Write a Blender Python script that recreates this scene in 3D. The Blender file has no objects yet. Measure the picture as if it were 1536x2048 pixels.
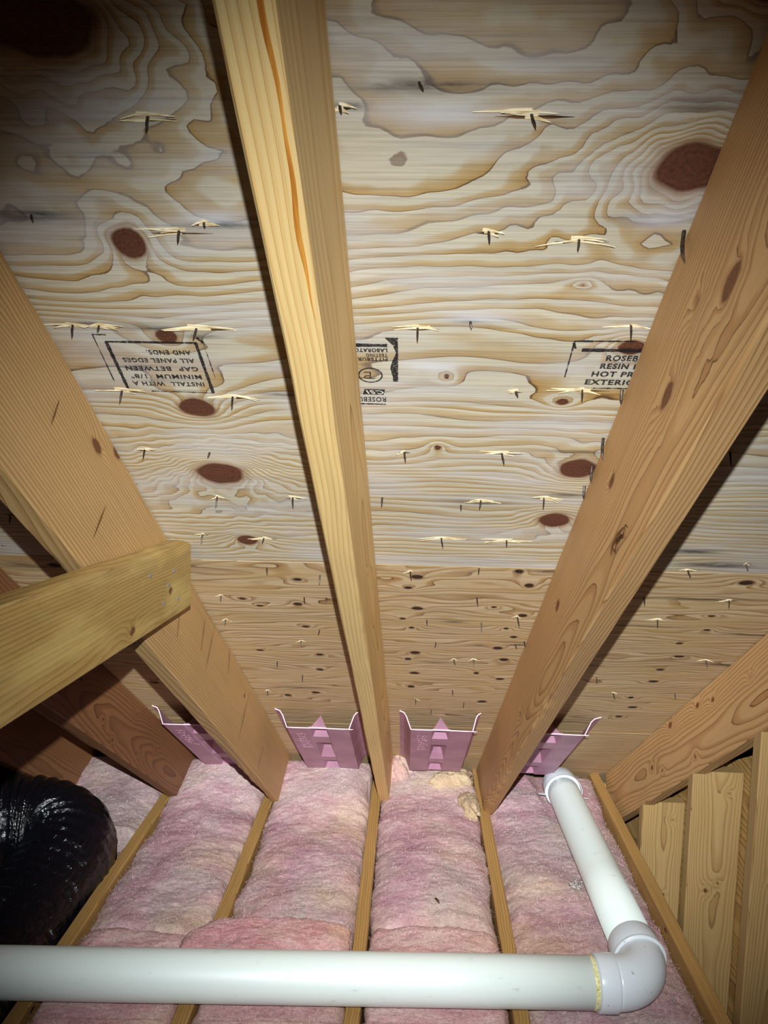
import bpy, math, random
import numpy as np
from mathutils import Vector, Matrix

# ---------------------------------------------------------------- camera, light, exposure
C = bpy.context.scene.collection
SC = bpy.context.scene
CZ = 1.553                       # camera height above the drywall (z = 0)
CAM = Vector((0, 0, CZ))
F_PX = 1535.62
ROT = Matrix(((0.9990039380, -0.0231297139, 0.0381595074),
              (0.0404008771, 0.1057742165, -0.9935691139),
              (0.0189446773, 0.9941211352, 0.1066033195)))
cam_d = bpy.data.cameras.new('camera')
cam = bpy.data.objects.new('camera', cam_d); C.objects.link(cam)
cam.matrix_world = Matrix.Translation(CAM) @ ROT.to_4x4()
cam_d.sensor_fit = 'VERTICAL'; cam_d.sensor_height = 36.0
cam_d.lens = F_PX / 2048 * 36.0
cam_d.clip_start = 0.02; cam_d.clip_end = 60
SC.camera = cam

w = bpy.data.worlds.new('attic_air'); SC.world = w; w.use_nodes = True
w.node_tree.nodes['Background'].inputs[0].default_value = (0.75, 0.85, 1, 1)
w.node_tree.nodes['Background'].inputs[1].default_value = 0.006

# the phone's flash lamp, just above the lens
LIGHT_POS = CAM + Vector((0.006, 0.0, 0.095))
AIM = Vector((-0.005, 1.0, -0.24))
ld = bpy.data.lights.new('flash_lamp', 'SPOT')
ld.energy = 88; ld.color = (0.91, 0.98, 1.0); ld.shadow_soft_size = 0.005
ld.spot_size = math.radians(78); ld.spot_blend = 1.0
ld.use_nodes = True
_nt = ld.node_tree; _em = _nt.nodes['Emission']
_fo = _nt.nodes.new('ShaderNodeLightFalloff'); _fo.inputs['Strength'].default_value = 1.0
_nt.links.new(_fo.outputs['Constant'], _em.inputs['Strength'])
lo = bpy.data.objects.new('flash_lamp', ld); C.objects.link(lo)
lo.location = LIGHT_POS
lo.rotation_euler = AIM.to_track_quat('-Z', 'Y').to_euler()

SC.view_settings.view_transform = 'Standard'; SC.view_settings.look = 'None'
SC.view_settings.gamma = 1.0; SC.view_settings.use_curve_mapping = False
SC.view_settings.exposure = 0.0

# ---------------------------------------------------------------- roof frame
TH = 0.6257
D = 0.6501                       # distance camera -> underside of the sheathing
H = 1.3628                       # distance camera -> top of the joists
NN = Vector((0, math.sin(TH), math.cos(TH)))
SS = Vector((0, math.cos(TH), -math.sin(TH)))
XX = Vector((1, 0, 0))
ROOF = Matrix.Translation(CAM) @ Matrix((XX, SS, NN)).transposed().to_4x4()   # local (x, a, d)
def V(x, y, z): return Vector((x, y, z + CZ))

# ---------------------------------------------------------------- helpers
def lin(c):
    return tuple([(v/255/12.92 if v/255 <= .04045 else ((v/255+.055)/1.055)**2.4) for v in c]) + (1,)
_rs = np.random.RandomState(7)
PERM = np.concatenate([_rs.permutation(512)]*3)
GR = _rs.rand(512)*2*np.pi
GX, GY = np.cos(GR), np.sin(GR)
def noise(x, y, seed=0):
    x = np.asarray(x, float) + seed*17.31; y = np.asarray(y, float) + seed*9.77
    xi = np.floor(x).astype(int); yi = np.floor(y).astype(int)
    xf = x-xi; yf = y-yi; xi &= 511; yi &= 511
    u = xf**3*(xf*(xf*6-15)+10); v = yf**3*(yf*(yf*6-15)+10)
    def g(i, j, a, b):
        k = PERM[PERM[(xi+i) & 511]+((yi+j) & 511)]
        return GX[k]*a+GY[k]*b
    n00 = g(0, 0, xf, yf); n10 = g(1, 0, xf-1, yf); n01 = g(0, 1, xf, yf-1); n11 = g(1, 1, xf-1, yf-1)
    return (n00*(1-u)+n10*u)*(1-v)+(n01*(1-u)+n11*u)*v
def fbm(x, y, seed=0, o=4):
    s = 0; a = 1
    for i in range(o):
        s = s+a*noise(x, y, seed+i*3); x = x*2.03; y = y*2.03; a *= .5
    return s
def tag(o, label=None, cat=None, group=None, kind=None):
    if label: o['label'] = label
    if cat: o['category'] = cat
    if group: o['group'] = group
    if kind: o['kind'] = kind
    return o
def mesh(name, verts, faces, mat=None, smooth=False, attrs=None):
    me = bpy.data.meshes.new(name)
    if isinstance(verts, np.ndarray): verts = verts.tolist()
    me.from_pydata(verts, [], faces); 
    if attrs:
        for k, a in attrs.items():
            at = me.attributes.new(k, 'FLOAT', 'POINT'); at.data.foreach_set('value', np.asarray(a, np.float32).ravel())
    if smooth: me.polygons.foreach_set('use_smooth', [True]*len(me.polygons))
    if mat: me.materials.append(mat)
    me.update()
    return me
def obj(name, me, parent=None, mw=None):
    o = bpy.data.objects.new(name, me); C.objects.link(o)
    if parent: o.parent = parent
    if mw is not None: o.matrix_world = mw
    return o
def empty(name, mw):
    o = bpy.data.objects.new(name, None); C.objects.link(o); o.empty_display_size = .05
    o.matrix_world = mw; return o
def base_origin(me):
    """move the mesh so that its origin is the middle of its base; returns the world offset"""
    n = len(me.vertices); co = np.empty(n*3); me.vertices.foreach_get('co', co); co = co.reshape(-1, 3)
    c = np.array([(co[:, 0].min()+co[:, 0].max())/2, (co[:, 1].min()+co[:, 1].max())/2, co[:, 2].min()])
    me.vertices.foreach_set('co', (co-c).ravel()); me.update()
    return Vector(c)
def thing(name, me, label, cat, group=None):
    off = base_origin(me); o = obj(name, me); o.location = off
    return tag(o, label, cat, group)
class MB:
    def __init__(s): s.v = []; s.f = []
    def add(s, vs, fs):
        b = len(s.v); s.v += [tuple(q) for q in vs]; s.f += [tuple(i+b for i in f) for f in fs]
    def ring_tube(s, pts, rads, n=16, cap=True, flat=None):
        pts = [Vector(p) for p in pts]; rings = []
        up = None
        for i, p in enumerate(pts):
            t = (pts[min(i+1, len(pts)-1)]-pts[max(i-1, 0)]).normalized()
            if up is None:
                up = t.orthogonal().normalized()
            up = (up-t*up.dot(t)).normalized(); sd = t.cross(up)
            r = rads[i] if hasattr(rads, '__len__') else rads
            rings.append([p+(up*math.cos(2*math.pi*k/n)+sd*math.sin(2*math.pi*k/n))*r for k in range(n)])
        vs = [q for r_ in rings for q in r_]
        fs = [(i*n+k, i*n+(k+1) % n, (i+1)*n+(k+1) % n, (i+1)*n+k) for i in range(len(pts)-1) for k in range(n)]
        if cap: fs += [tuple(range(n))[::-1], tuple((len(pts)-1)*n+k for k in range(n))]
        s.add(vs, fs)
    def build(s, name, mat, smooth=False): return mesh(name, s.v, s.f, mat, smooth)

# ---------------------------------------------------------------- materials
class NT:
    def __init__(s, name, rough=.6, spec=.5):
        s.m = bpy.data.materials.new(name); s.m.use_nodes = True; s.t = s.m.node_tree
        s.b = s.t.nodes['Principled BSDF']; s.b.inputs['Roughness'].default_value = rough
        s.b.inputs['Specular IOR Level'].default_value = spec
    def n(s, ty, **kw):
        q = s.t.nodes.new(ty)
        for k, v in kw.items():
            if k.startswith('i_'):
                key = k[2:]; key = int(key) if key.isdigit() else key.replace('_', ' ')
                q.inputs[key].default_value = v
            else: setattr(q, k, v)
        return q
    def l(s, a, b): s.t.links.new(a, b)
    def attr(s, name): return s.n('ShaderNodeAttribute', attribute_name=name).outputs['Fac']
    def math(s, op, a, b=None, c=None, clamp=False):
        q = s.n('ShaderNodeMath', operation=op, use_clamp=clamp)
        for i, v in enumerate((a, b, c)):
            if v is None: continue
            if isinstance(v, (int, float)): q.inputs[i].default_value = v
            else: s.l(v, q.inputs[i])
        return q.outputs[0]
    def mix(s, f, a, b, mode='MIX'):
        q = s.n('ShaderNodeMix', data_type='RGBA', blend_type=mode)
        for i, v in ((0, f), (6, a), (7, b)):
            if isinstance(v, (int, float)): q.inputs[i].default_value = v
            elif isinstance(v, tuple): q.inputs[i].default_value = v
            else: s.l(v, q.inputs[i])
        return q.outputs[2]
    def ramp(s, f, stops, interp='LINEAR'):
        q = s.n('ShaderNodeValToRGB'); q.color_ramp.interpolation = interp
        e = q.color_ramp.elements
        while len(e) < len(stops): e.new(.5)
        for i, (p, c) in enumerate(stops): e[i].position = p; e[i].color = c
        s.l(f, q.inputs[0]); return q.outputs[0]
    def noise(s, scale, vec=None, detail=3, rough=.55, stretch=None, dist=0):
        q = s.n('ShaderNodeTexNoise'); q.inputs['Scale'].default_value = scale
        q.inputs['Detail'].default_value = detail; q.inputs['Roughness'].default_value = rough
        q.inputs['Distortion'].default_value = dist
        tc = s.n('ShaderNodeTexCoord').outputs['Object'] if vec is None else vec
        if stretch:
            mp = s.n('ShaderNodeMapping'); mp.inputs['Scale'].default_value = stretch; s.l(tc, mp.inputs[0]); tc = mp.outputs[0]
        s.l(tc, q.inputs['Vector']); return q.outputs['Fac']
    def bump(s, hgt, strength, dist=.002, prev=None):
        q = s.n('ShaderNodeBump'); q.inputs['Strength'].default_value = strength; q.inputs['Distance'].default_value = dist
        s.l(hgt, q.inputs['Height'])
        if prev is not None: s.l(prev, q.inputs['Normal'])
        return q.outputs[0]
g = lambda v: (v, v, v, 1)

def wood_mat(name, early, late, line, knotc, patch=None, stretch=(6, 240, 240), rough=.6, spec=.35,
             late_start=.45, streak=.35, stain=False, bump=.35, gloss=False, vary=.9):
    m = NT(name, rough, spec)
    h = m.attr('grain'); t0 = m.math('FRACT', h)
    wn_ = m.n('ShaderNodeTexWhiteNoise', noise_dimensions='1D'); m.l(m.math('FLOOR', h), wn_.inputs['W'])
    rv = wn_.outputs['Value']                        # every growth ring gets its own width and depth of colour
    t = m.math('POWER', t0, m.math('MULTIPLY_ADD', rv, vary, 1-vary*.35))
    mid = tuple(a*.45+b*.55 for a, b in zip(early, late))
    col = m.ramp(t, [(0, lin(early)), (late_start, lin(early)), (late_start+.16, lin(mid)), (.90, lin(late)), (.955, lin(line)), (.985, lin(line)), (1, lin(early))])
    col = m.mix(m.math('MULTIPLY', m.math('SUBTRACT', 1.0, rv), .35), col, lin(early))
    if patch:
        pn = m.noise(7, detail=3, stretch=(.6, 2.2, 2.2))
        pf = m.ramp(pn, [(.45, g(0)), (.62, g(1))])
        col = m.mix(m.math('MULTIPLY', pf, .55), col, lin(patch))
    st = m.noise(1, detail=4, rough=.7, stretch=stretch)
    sf = m.ramp(st, [(.3, g(.62)), (.52, g(1.0)), (.72, g(1.16))])
    col = m.mix(streak, col, sf, 'MULTIPLY')
    big = m.noise(2.5, detail=3, stretch=(.5, 2, 2))
    bf = m.ramp(big, [(.3, g(.80)), (.7, g(1.10))])
    col = m.mix(.6, col, bf, 'MULTIPLY')
    k = m.attr('knot')
    krings = m.math('SINE', m.math('MULTIPLY', k, 24.0))
    kc = m.mix(m.math('MULTIPLY_ADD', krings, .10, .28), lin(knotc), lin(tuple(v*.5 for v in knotc)))
    kn = m.noise(260, detail=2)
    kc = m.mix(.5, kc, m.ramp(kn, [(.35, g(.55)), (.65, g(1.3))]), 'MULTIPLY')
    halo = m.ramp(k, [(.5, g(.75)), (.66, g(0))])       # knot attribute runs 0..2, scaled by half below
    kk = m.math('MULTIPLY', k, .5)
    hal = m.ramp(kk, [(.47, g(1)), (.72, g(0))])
    col = m.mix(m.math('MULTIPLY', hal, .65), col, lin(tuple(a*.5+b*.5 for a, b in zip(late, knotc))))
    kf = m.ramp(kk, [(.44, g(1)), (.53, g(0))])
    col = m.mix(kf, col, kc)
    if stain:
        s_ = m.attr('stain')
        sn = m.noise(1, detail=4, rough=.7, stretch=(18, 90, 90))
        sf2 = m.math('MULTIPLY', s_, m.ramp(sn, [(.28, g(.25)), (.62, g(1.25))]), clamp=True)
        col = m.mix(m.math('MULTIPLY', sf2, .82), col, lin((38, 34, 38)))
        r_ = m.attr('bleach')
        col = m.mix(m.math('MULTIPLY', r_, .6, clamp=True), col, lin((205, 205, 215)))
    m.l(col, m.b.inputs['Base Color'])
    hb = m.math('ADD', m.math('MULTIPLY', t, .6), m.math('MULTIPLY', st, .8))
    m.l(m.bump(hb, bump, .0012), m.b.inputs['Normal'])
    if gloss:
        gn = m.noise(90, detail=4, rough=.8, stretch=(1, .6, .6))
        m.l(m.ramp(gn, [(.45, g(.55)), (.7, g(.22))]), m.b.inputs['Roughness'])
    return m.m

M = {}
M['ply'] = wood_mat('plywood_sheathing', (194, 183, 161), (168, 132, 76), (98, 68, 40), (100, 58, 40), patch=(188, 184, 184),
                    stretch=(5, 260, 260), streak=.75, stain=True, bump=.45, late_start=.36, rough=.65)
M['ply_low'] = wood_mat('plywood_lower_sheet', (198, 172, 136), (154, 114, 70), (94, 62, 36), (58, 36, 24), patch=(184, 152, 100),
                    stretch=(5, 260, 260), streak=.75, stain=True, bump=.35, late_start=.45, rough=.65)
M['fir'] = wood_mat('fir_rafter', (196, 154, 104), (168, 120, 72), (112, 72, 38), (128, 78, 42), stretch=(4, 260, 260), streak=.35)
M['fir_pale'] = wood_mat('fir_pale_rafter', (238, 202, 138), (226, 182, 114), (190, 134, 72), (120, 74, 38), stretch=(4, 240, 240), streak=.3)
M['fir_left'] = wood_mat('fir_tan_rafter', (198, 160, 108), (170, 126, 74), (110, 70, 36), (128, 80, 42), stretch=(4, 260, 260), streak=.4)
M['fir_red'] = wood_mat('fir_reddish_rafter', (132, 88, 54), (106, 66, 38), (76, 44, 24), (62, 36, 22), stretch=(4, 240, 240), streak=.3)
M['tie'] = wood_mat('resinous_board', (176, 144, 84), (158, 124, 64), (112, 80, 38), (110, 72, 36), patch=(206, 180, 112),
                    stretch=(4, 200, 200), streak=.4, gloss=True, spec=.6, bump=.7)
M['joist'] = wood_mat('aged_joist', (168, 130, 76), (148, 108, 56), (108, 74, 36), (84, 48, 22), stretch=(4, 220, 220), streak=.45)
M['stud'] = wood_mat('pale_stud', (162, 132, 86), (146, 112, 66), (108, 76, 40), (96, 62, 34), stretch=(4, 260, 260), streak=.35)
M['gable'] = wood_mat('gable_plywood', (176, 140, 84), (140, 100, 54), (92, 62, 34), (80, 50, 28), stretch=(4, 200, 200), streak=.4)

m = NT('rusty_nail_steel', .45, .5); m.b.inputs['Metallic'].default_value = .6
m.l(m.ramp(m.noise(300), [(.35, lin((38, 32, 30))), (.7, lin((92, 76, 64)))]), m.b.inputs['Base Color']); M['nail'] = m.m
m = NT('bright_nail_steel', .3, .6); m.b.inputs['Metallic'].default_value = .8; m.b.inputs['Base Color'].default_value = lin((170, 178, 205)); M['nail_bright'] = m.m
m = NT('split_wood', .7, .2)
m.l(m.ramp(m.noise(1, stretch=(20, 600, 600)), [(.35, lin((190, 160, 108))), (.6, lin((238, 224, 190)))]), m.b.inputs['Base Color']); M['splinter'] = m.m
m = NT('torn_wood_hollow', .9, .1)
m.l(m.ramp(m.noise(1, stretch=(20, 600, 600)), [(.35, lin((44, 30, 22))), (.65, lin((112, 78, 46)))]), m.b.inputs['Base Color']); M['hollow'] = m.m
# stamp ink, worn through in places
m = NT('stamp_ink', .8, .1); m.b.inputs['Base Color'].default_value = lin((34, 32, 36))
tr = m.n('ShaderNodeBsdfTransparent'); mx = m.n('ShaderNodeMixShader')
f = m.ramp(m.noise(1, detail=4, rough=.75, stretch=(260, 900, 900)), [(.38, g(.15)), (.50, g(.93))])
m.l(f, mx.inputs[0]); m.l(tr.outputs[0], mx.inputs[1]); m.l(m.b.outputs[0], mx.inputs[2])
m.l(mx.outputs[0], m.t.nodes['Material Output'].inputs['Surface']); M['ink'] = m.m
# pvc
m = NT('white_pvc', .40, 1.0)
d1 = m.noise(60, detail=5, rough=.7, stretch=(.35, 1, 1))
c = m.mix(m.ramp(d1, [(.62, g(0)), (.74, g(.35))]), lin((226, 236, 232)), lin((150, 142, 118)))
m.l(c, m.b.inputs['Base Color']); m.l(m.bump(m.noise(25), .05, .002), m.b.inputs['Normal']); M['pvc'] = m.m
m = NT('white_pvc_fitting', .25, .5)
c = m.mix(m.ramp(m.noise(45, detail=4, rough=.7), [(.66, g(0)), (.72, g(.8))]), lin((204, 210, 216)), lin((112, 100, 70)))
m.l(c, m.b.inputs['Base Color']); M['pvc_fit'] = m.m
m = NT('yellowed_solvent_cement', .4, .5)
m.l(m.ramp(m.noise(120, detail=4), [(.4, lin((226, 222, 180))), (.62, lin((196, 182, 104))), (.74, lin((84, 66, 34)))]), m.b.inputs['Base Color']); M['glue'] = m.m
m = NT('pink_foam_plastic', .5, .4)
m.b.inputs['Subsurface Weight'].default_value = 0
m.l(m.ramp(m.noise(14, detail=4), [(.3, lin((150, 108, 128))), (.7, lin((174, 128, 148)))]), m.b.inputs['Base Color']); M['foam'] = m.m
m = NT('pale_foam_lettering', .6, .4); m.b.inputs['Base Color'].default_value = lin((232, 178, 194)); M['foam_text'] = m.m
m = NT('black_plastic_film', .16, .8); m.b.inputs['Base Color'].default_value = (.004, .004, .006, 1)
bn = m.bump(m.noise(38, detail=4, rough=.65, stretch=(1, .5, 1), dist=1.2), .9, .006)
m.l(bn, m.b.inputs['Normal']); M['duct'] = m.m
m = NT('drywall', .9, .2); m.b.inputs['Base Color'].default_value = lin((120, 108, 98)); M['drywall'] = m.m

def batt_mat(name, pinks, yellow=.3, grey=.55, white=.3):
    m = NT(name, .95, .15)
    a = m.noise(5.5, detail=6, rough=.7, stretch=(1, 1.5, 1), dist=.5)
    col = m.ramp(a, [(.25, lin(pinks[0])), (.45, lin(pinks[1])), (.6, lin(pinks[2])), (.78, lin(pinks[3]))])
    gn = m.noise(3.2, detail=5, rough=.65, dist=.8)
    col = m.mix(m.math('MULTIPLY', m.ramp(gn, [(.46, g(0)), (.62, g(1))]), grey), col, lin((168, 156, 148)))
    yn = m.attr('tuft')
    col = m.mix(m.math('MULTIPLY', yn, yellow), col, lin((212, 184, 120)))
    wn = m.noise(26, detail=6, rough=.75, stretch=(.5, 1.6, 1.6), dist=1.5)
    col = m.mix(m.math('MULTIPLY', m.ramp(wn, [(.55, g(0)), (.72, g(1))]), white), col, lin((240, 214, 210)))
    dn = m.noise(160, detail=3, rough=.7)
    col = m.mix(.75, col, m.ramp(dn, [(.3, g(.6)), (.5, g(1)), (.72, g(1.28))]), 'MULTIPLY')
    m.l(col, m.b.inputs['Base Color'])
    b1 = m.bump(m.noise(55, detail=6, rough=.75, stretch=(.6, 1.3, 1)), .75, .008)
    b2 = m.bump(dn, .5, .002, b1)
    m.l(b2, m.b.inputs['Normal']); return m.m
PK = [(150, 106, 116), (174, 134, 142), (192, 160, 162), (208, 184, 180)]
M['batt'] = batt_mat('pink_glass_wool', PK)
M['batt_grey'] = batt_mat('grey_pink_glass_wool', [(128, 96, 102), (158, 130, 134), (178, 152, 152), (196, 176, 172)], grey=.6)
M['batt_hot'] = batt_mat('rosy_glass_wool', [(184, 116, 122), (202, 146, 150), (214, 172, 170), (226, 198, 192)], grey=.3, white=.45)
m = NT('glass_fibre', .5, .6); m.b.inputs['Base Color'].default_value = lin((226, 190, 190)); M['fibre'] = m.m

# ---------------------------------------------------------------- roof sheathing (the ceiling)
# knots: x, a, radius x, radius a
UP = [(-0.316, 0.341, 0.050, 0.031), (0.256, 0.472, 0.036, 0.027), (-0.312, 0.568, 0.018, 0.021), (-0.311, 0.712, 0.014, 0.012), (-0.307, 0.856, 0.025, 0.021), (-0.31, 1.027, 0.038, 0.030), (-0.306, 1.255, 0.019, 0.018), (0.262, 0.72, 0.017, 0.013), (0.249, 0.992, 0.029, 0.026), (0.242, 1.153, 0.028, 0.023), (0.197, 0.828, 0.009, 0.007), (0.034, 0.942, 0.006, 0.007), (0.039, 0.78, 0.005, 0.005), (0.27, 0.315, 0.03, 0.012), (0.182, 0.618, 0.008, 0.003),
      (-.70, .9, .02, .018), (.62, .75, .02, .02), (.75, 1.0, .018, .015), (-.95, .6, .03, .02), (-1.1, 1.1, .02, .02)]
LO = [(0.011, 1.397, 0.012, 0.01), (-0.007, 1.45, 0.009, 0.007), (0.237, 1.424, 0.01, 0.01), (0.208, 1.36, 0.009, 0.009), (0.013, 1.56, 0.013, 0.008), (0.178, 1.54, 0.006, 0.005), (0.245, 1.583, 0.01, 0.008), (-0.019, 1.62, 0.008, 0.006), (0.002, 1.674, 0.007, 0.006), (0.012, 1.844, 0.013, 0.011), (-0.005, 1.895, 0.009, 0.008), (0.213, 1.794, 0.012, 0.011), (0.238, 1.877, 0.012, 0.011), (0.013, 2.007, 0.014, 0.009), (0.177, 1.991, 0.007, 0.009), (0.245, 2.036, 0.011, 0.009), (0.005, 2.129, 0.01, 0.01), (0.216, 2.255, 0.013, 0.011), (0.218, 1.663, 0.007, 0.006), (0.242, 1.716, 0.008, 0.007), (-0.233, 1.425, 0.009, 0.007), (-0.248, 1.553, 0.011, 0.009), (-0.366, 1.531, 0.008, 0.006), (-0.333, 1.568, 0.009, 0.005), (-0.245, 1.687, 0.009, 0.007), (-0.23, 1.881, 0.01, 0.008), (-0.241, 2.003, 0.01, 0.008), (-0.274, 2.218, 0.012, 0.01), (-0.362, 2.253, 0.01, 0.011), (-0.381, 1.861, 0.01, 0.007), (0.652, 1.385, 0.015, 0.011), (0.644, 1.556, 0.009, 0.005), (0.662, 1.637, 0.008, 0.006), (0.629, 1.727, 0.009, 0.006), (0.656, 1.816, 0.014, 0.007), (0.639, 1.917, 0.01, 0.008), (0.649, 2.016, 0.013, 0.009), (0.629, 2.167, 0.008, 0.01), (0.658, 2.262, 0.014, 0.01), (0.643, 2.369, 0.01, 0.011), (-0.721, 1.386, 0.015, 0.009), (-0.766, 1.279, 0.012, 0.009), (-0.727, 1.853, 0.016, 0.012), (-0.739, 2.17, 0.015, 0.01)]
ST = [(-0.003, 0.394, 0.069, 0.006), (-0.065, 0.414, 0.018, 0.004), (-0.406, 0.532, 0.048, 0.009), (-0.204, 0.541, 0.042, 0.005), (-0.268, 0.711, 0.030, 0.004), (-0.308, 0.697, 0.050, 0.005), (-0.407, 0.694, 0.05, 0.005), (-0.178, 0.822, 0.034, 0.005), (0.062, 0.678, 0.030, 0.004), (0.238, 0.409, 0.026, 0.005), (0.232, 0.532, 0.044, 0.006), (0.252, 1.069, 0.048, 0.005), (0.244, 0.948, 0.051, 0.004), (0.102, 1.1, 0.055, 0.004), (0.258, 1.357, 0.047, 0.006), (0.094, 1.63, 0.030, 0.007), (0.258, 1.769, 0.03, 0.007), (0.065, 1.916, 0.045, 0.006), (0.512, 1.257, 0.053, 0.010), (0.566, 1.31, 0.081, 0.012), (0.591, 1.468, 0.108, 0.007), (0.511, 1.625, 0.097, 0.005), (0.766, 1.66, 0.075, 0.006), (0.421, 1.902, 0.074, 0.008), (0.785, 1.868, 0.07, 0.009), (-0.316, 2.173, 0.088, 0.009), (-0.785, 1.39, 0.064, 0.012)]
BL = [(0.02, 0.418, 0.07, 0.012), (0.07, 0.672, 0.05, 0.010), (-0.215, .532, .03, .008), (.245, .53, .04, .014), (.02, .76, .05, .012)]
def ply_fields(x, a, knots, dens, seed):
    base = np.interp(a, dens[0], dens[1])
    h = base + noise(x*2.2, a*7, seed)*2.9 + noise(x*6.5, a*26, seed+5)*(.85 if dens is not dL else 1.7) + noise(x*24, a*70, seed+9)*.05 + x*.6
    kmin = np.full(x.shape, 2.0)
    wob = 1+.22*noise(x*38, a*38, seed+3)
    for kx, ka, rx, ra in knots:
        r = np.sqrt(((x-kx)/rx)**2+((a-ka)/ra)**2)*wob
        big = rx > .03; mid = rx > .016
        A, s_ = (9.5, 1.55) if big else ((4.2, 1.25) if mid else (2.0, 1.5))
        sg = 1 if (int(kx*1000)) % 2 == 0 else -1
        h += sg*A*np.exp(-np.maximum(r-.8, 0)/s_)
        kmin = np.minimum(kmin, r)
    return h, np.clip(kmin, 0, 2)
def gauss(x, a, L_):
    s_ = np.zeros(x.shape)
    for kx, ka, rx, ra in L_:
        aa = a-ka+.004*noise(x*20, a*0+ka*50, 2)
        s_ = np.maximum(s_, np.exp(-((x-kx)/rx)**2*1.3-(aa/ra)**2*1.1))
    return s_
ceiling = empty('ceiling', ROOF); tag(ceiling, kind='structure', label='underside of the plywood roof deck sloping down to the eave')
def panel(x0, x1, a0, a1, step, knots, dens, seed, mat, label):
    nx = int((x1-x0)/step)+1; na = int((a1-a0)/step)+1
    xs = np.linspace(x0, x1, nx); As = np.linspace(a0, a1, na)
    X, A = np.meshgrid(xs, As)
    h, k = ply_fields(X, A, knots, dens, seed)
    Z = np.full(X.shape, D) - .0006*noise(X*9, A*60, seed)
    v = np.stack([X, A, Z], -1).reshape(-1, 3)
    i = np.arange(na*nx).reshape(na, nx)
    f = np.stack([i[:-1, :-1], i[1:, :-1], i[1:, 1:], i[:-1, 1:]], -1).reshape(-1, 4).tolist()
    b = len(v); T = .0125
    v = np.concatenate([v, [[x0, a0, D+T], [x1, a0, D+T], [x1, a1, D+T], [x0, a1, D+T]]])
    f += [(b, b+1, b+2, b+3)]
    f += [tuple(i[0, :].tolist())+(b+1, b), tuple(i[-1, ::-1].tolist())+(b+3, b+2), tuple(i[::-1, 0].tolist())+(b, b+3), tuple(i[:, -1].tolist())+(b+2, b+1)]
    ext = lambda q, d=0.: np.concatenate([q.ravel(), [d]*4])
    me = mesh('plywood_panel', v, f, mat, False, {'grain': ext(h), 'knot': ext(k, 2.), 'stain': ext(gauss(X, A, ST)), 'bleach': ext(gauss(X, A, BL))})
    o = obj('plywood_panel', me, ceiling)
    if label: o['label'] = label
    return o
dU = (np.array([-.6, .3, .5, .57, .70, .82, .86, 1.0, 1.34]), np.array([-17, 0, 3.2, 5.0, 13.5, 15.5, 18.5, 25, 48])*1.)
dL = (np.array([1.3, 1.45, 1.6, 2.6, 3.4]), np.array([0, 4, 10, 70, 130])*1.)
p_up = panel(-1.45, .95, .10, 1.343, .0065, UP, dU, 1, M['ply'], 'upper plywood sheet with large red knots and three ink stamps')
p_top = panel(-1.45, .95, -1.14, .097, .016, [(-.3, -.2, .03, .03), (.2, -.5, .03, .03)], (np.array([-1.2, .1]), np.array([0, 30.])), 21, M['ply'], None)
p_ll = panel(-1.70, -.477, 1.346, 2.565, .0075, LO, dL, 33, M['ply_low'], None)
p_lo = panel(-.474, .95, 1.346, 2.565, .0058, LO, dL, 12, M['ply_low'], 'lower plywood sheet with many small dark knots')
p_b1 = panel(-1.45, .95, 2.568, 3.45, .012, [(-.5, 2.8, .02, .02), (.5, 2.7, .02, .02)], (np.array([2.5, 3.5]), np.array([0, 55.])), 41, M['ply_low'], None)
p_l2 = panel(-3.0, -1.453, .10, 1.343, .014, [(-1.8, .8, .02, .02)], dU, 51, M['ply'], None)
p_l3 = panel(-3.0, -1.703, 1.346, 2.565, .014, [(-1.9, 1.8, .02, .02)], dL, 52, M['ply_low'], None)
p_l4 = panel(-3.0, -1.453, 2.568, 3.45, .018, [], (np.array([2.5, 3.5]), np.array([0, 55.])), 53, M['ply_low'], None)
def which(x, a):
    if a < 1.343: return p_up
    if a < 2.566: return p_lo if x > -.475 else p_ll
    return p_b1

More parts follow.
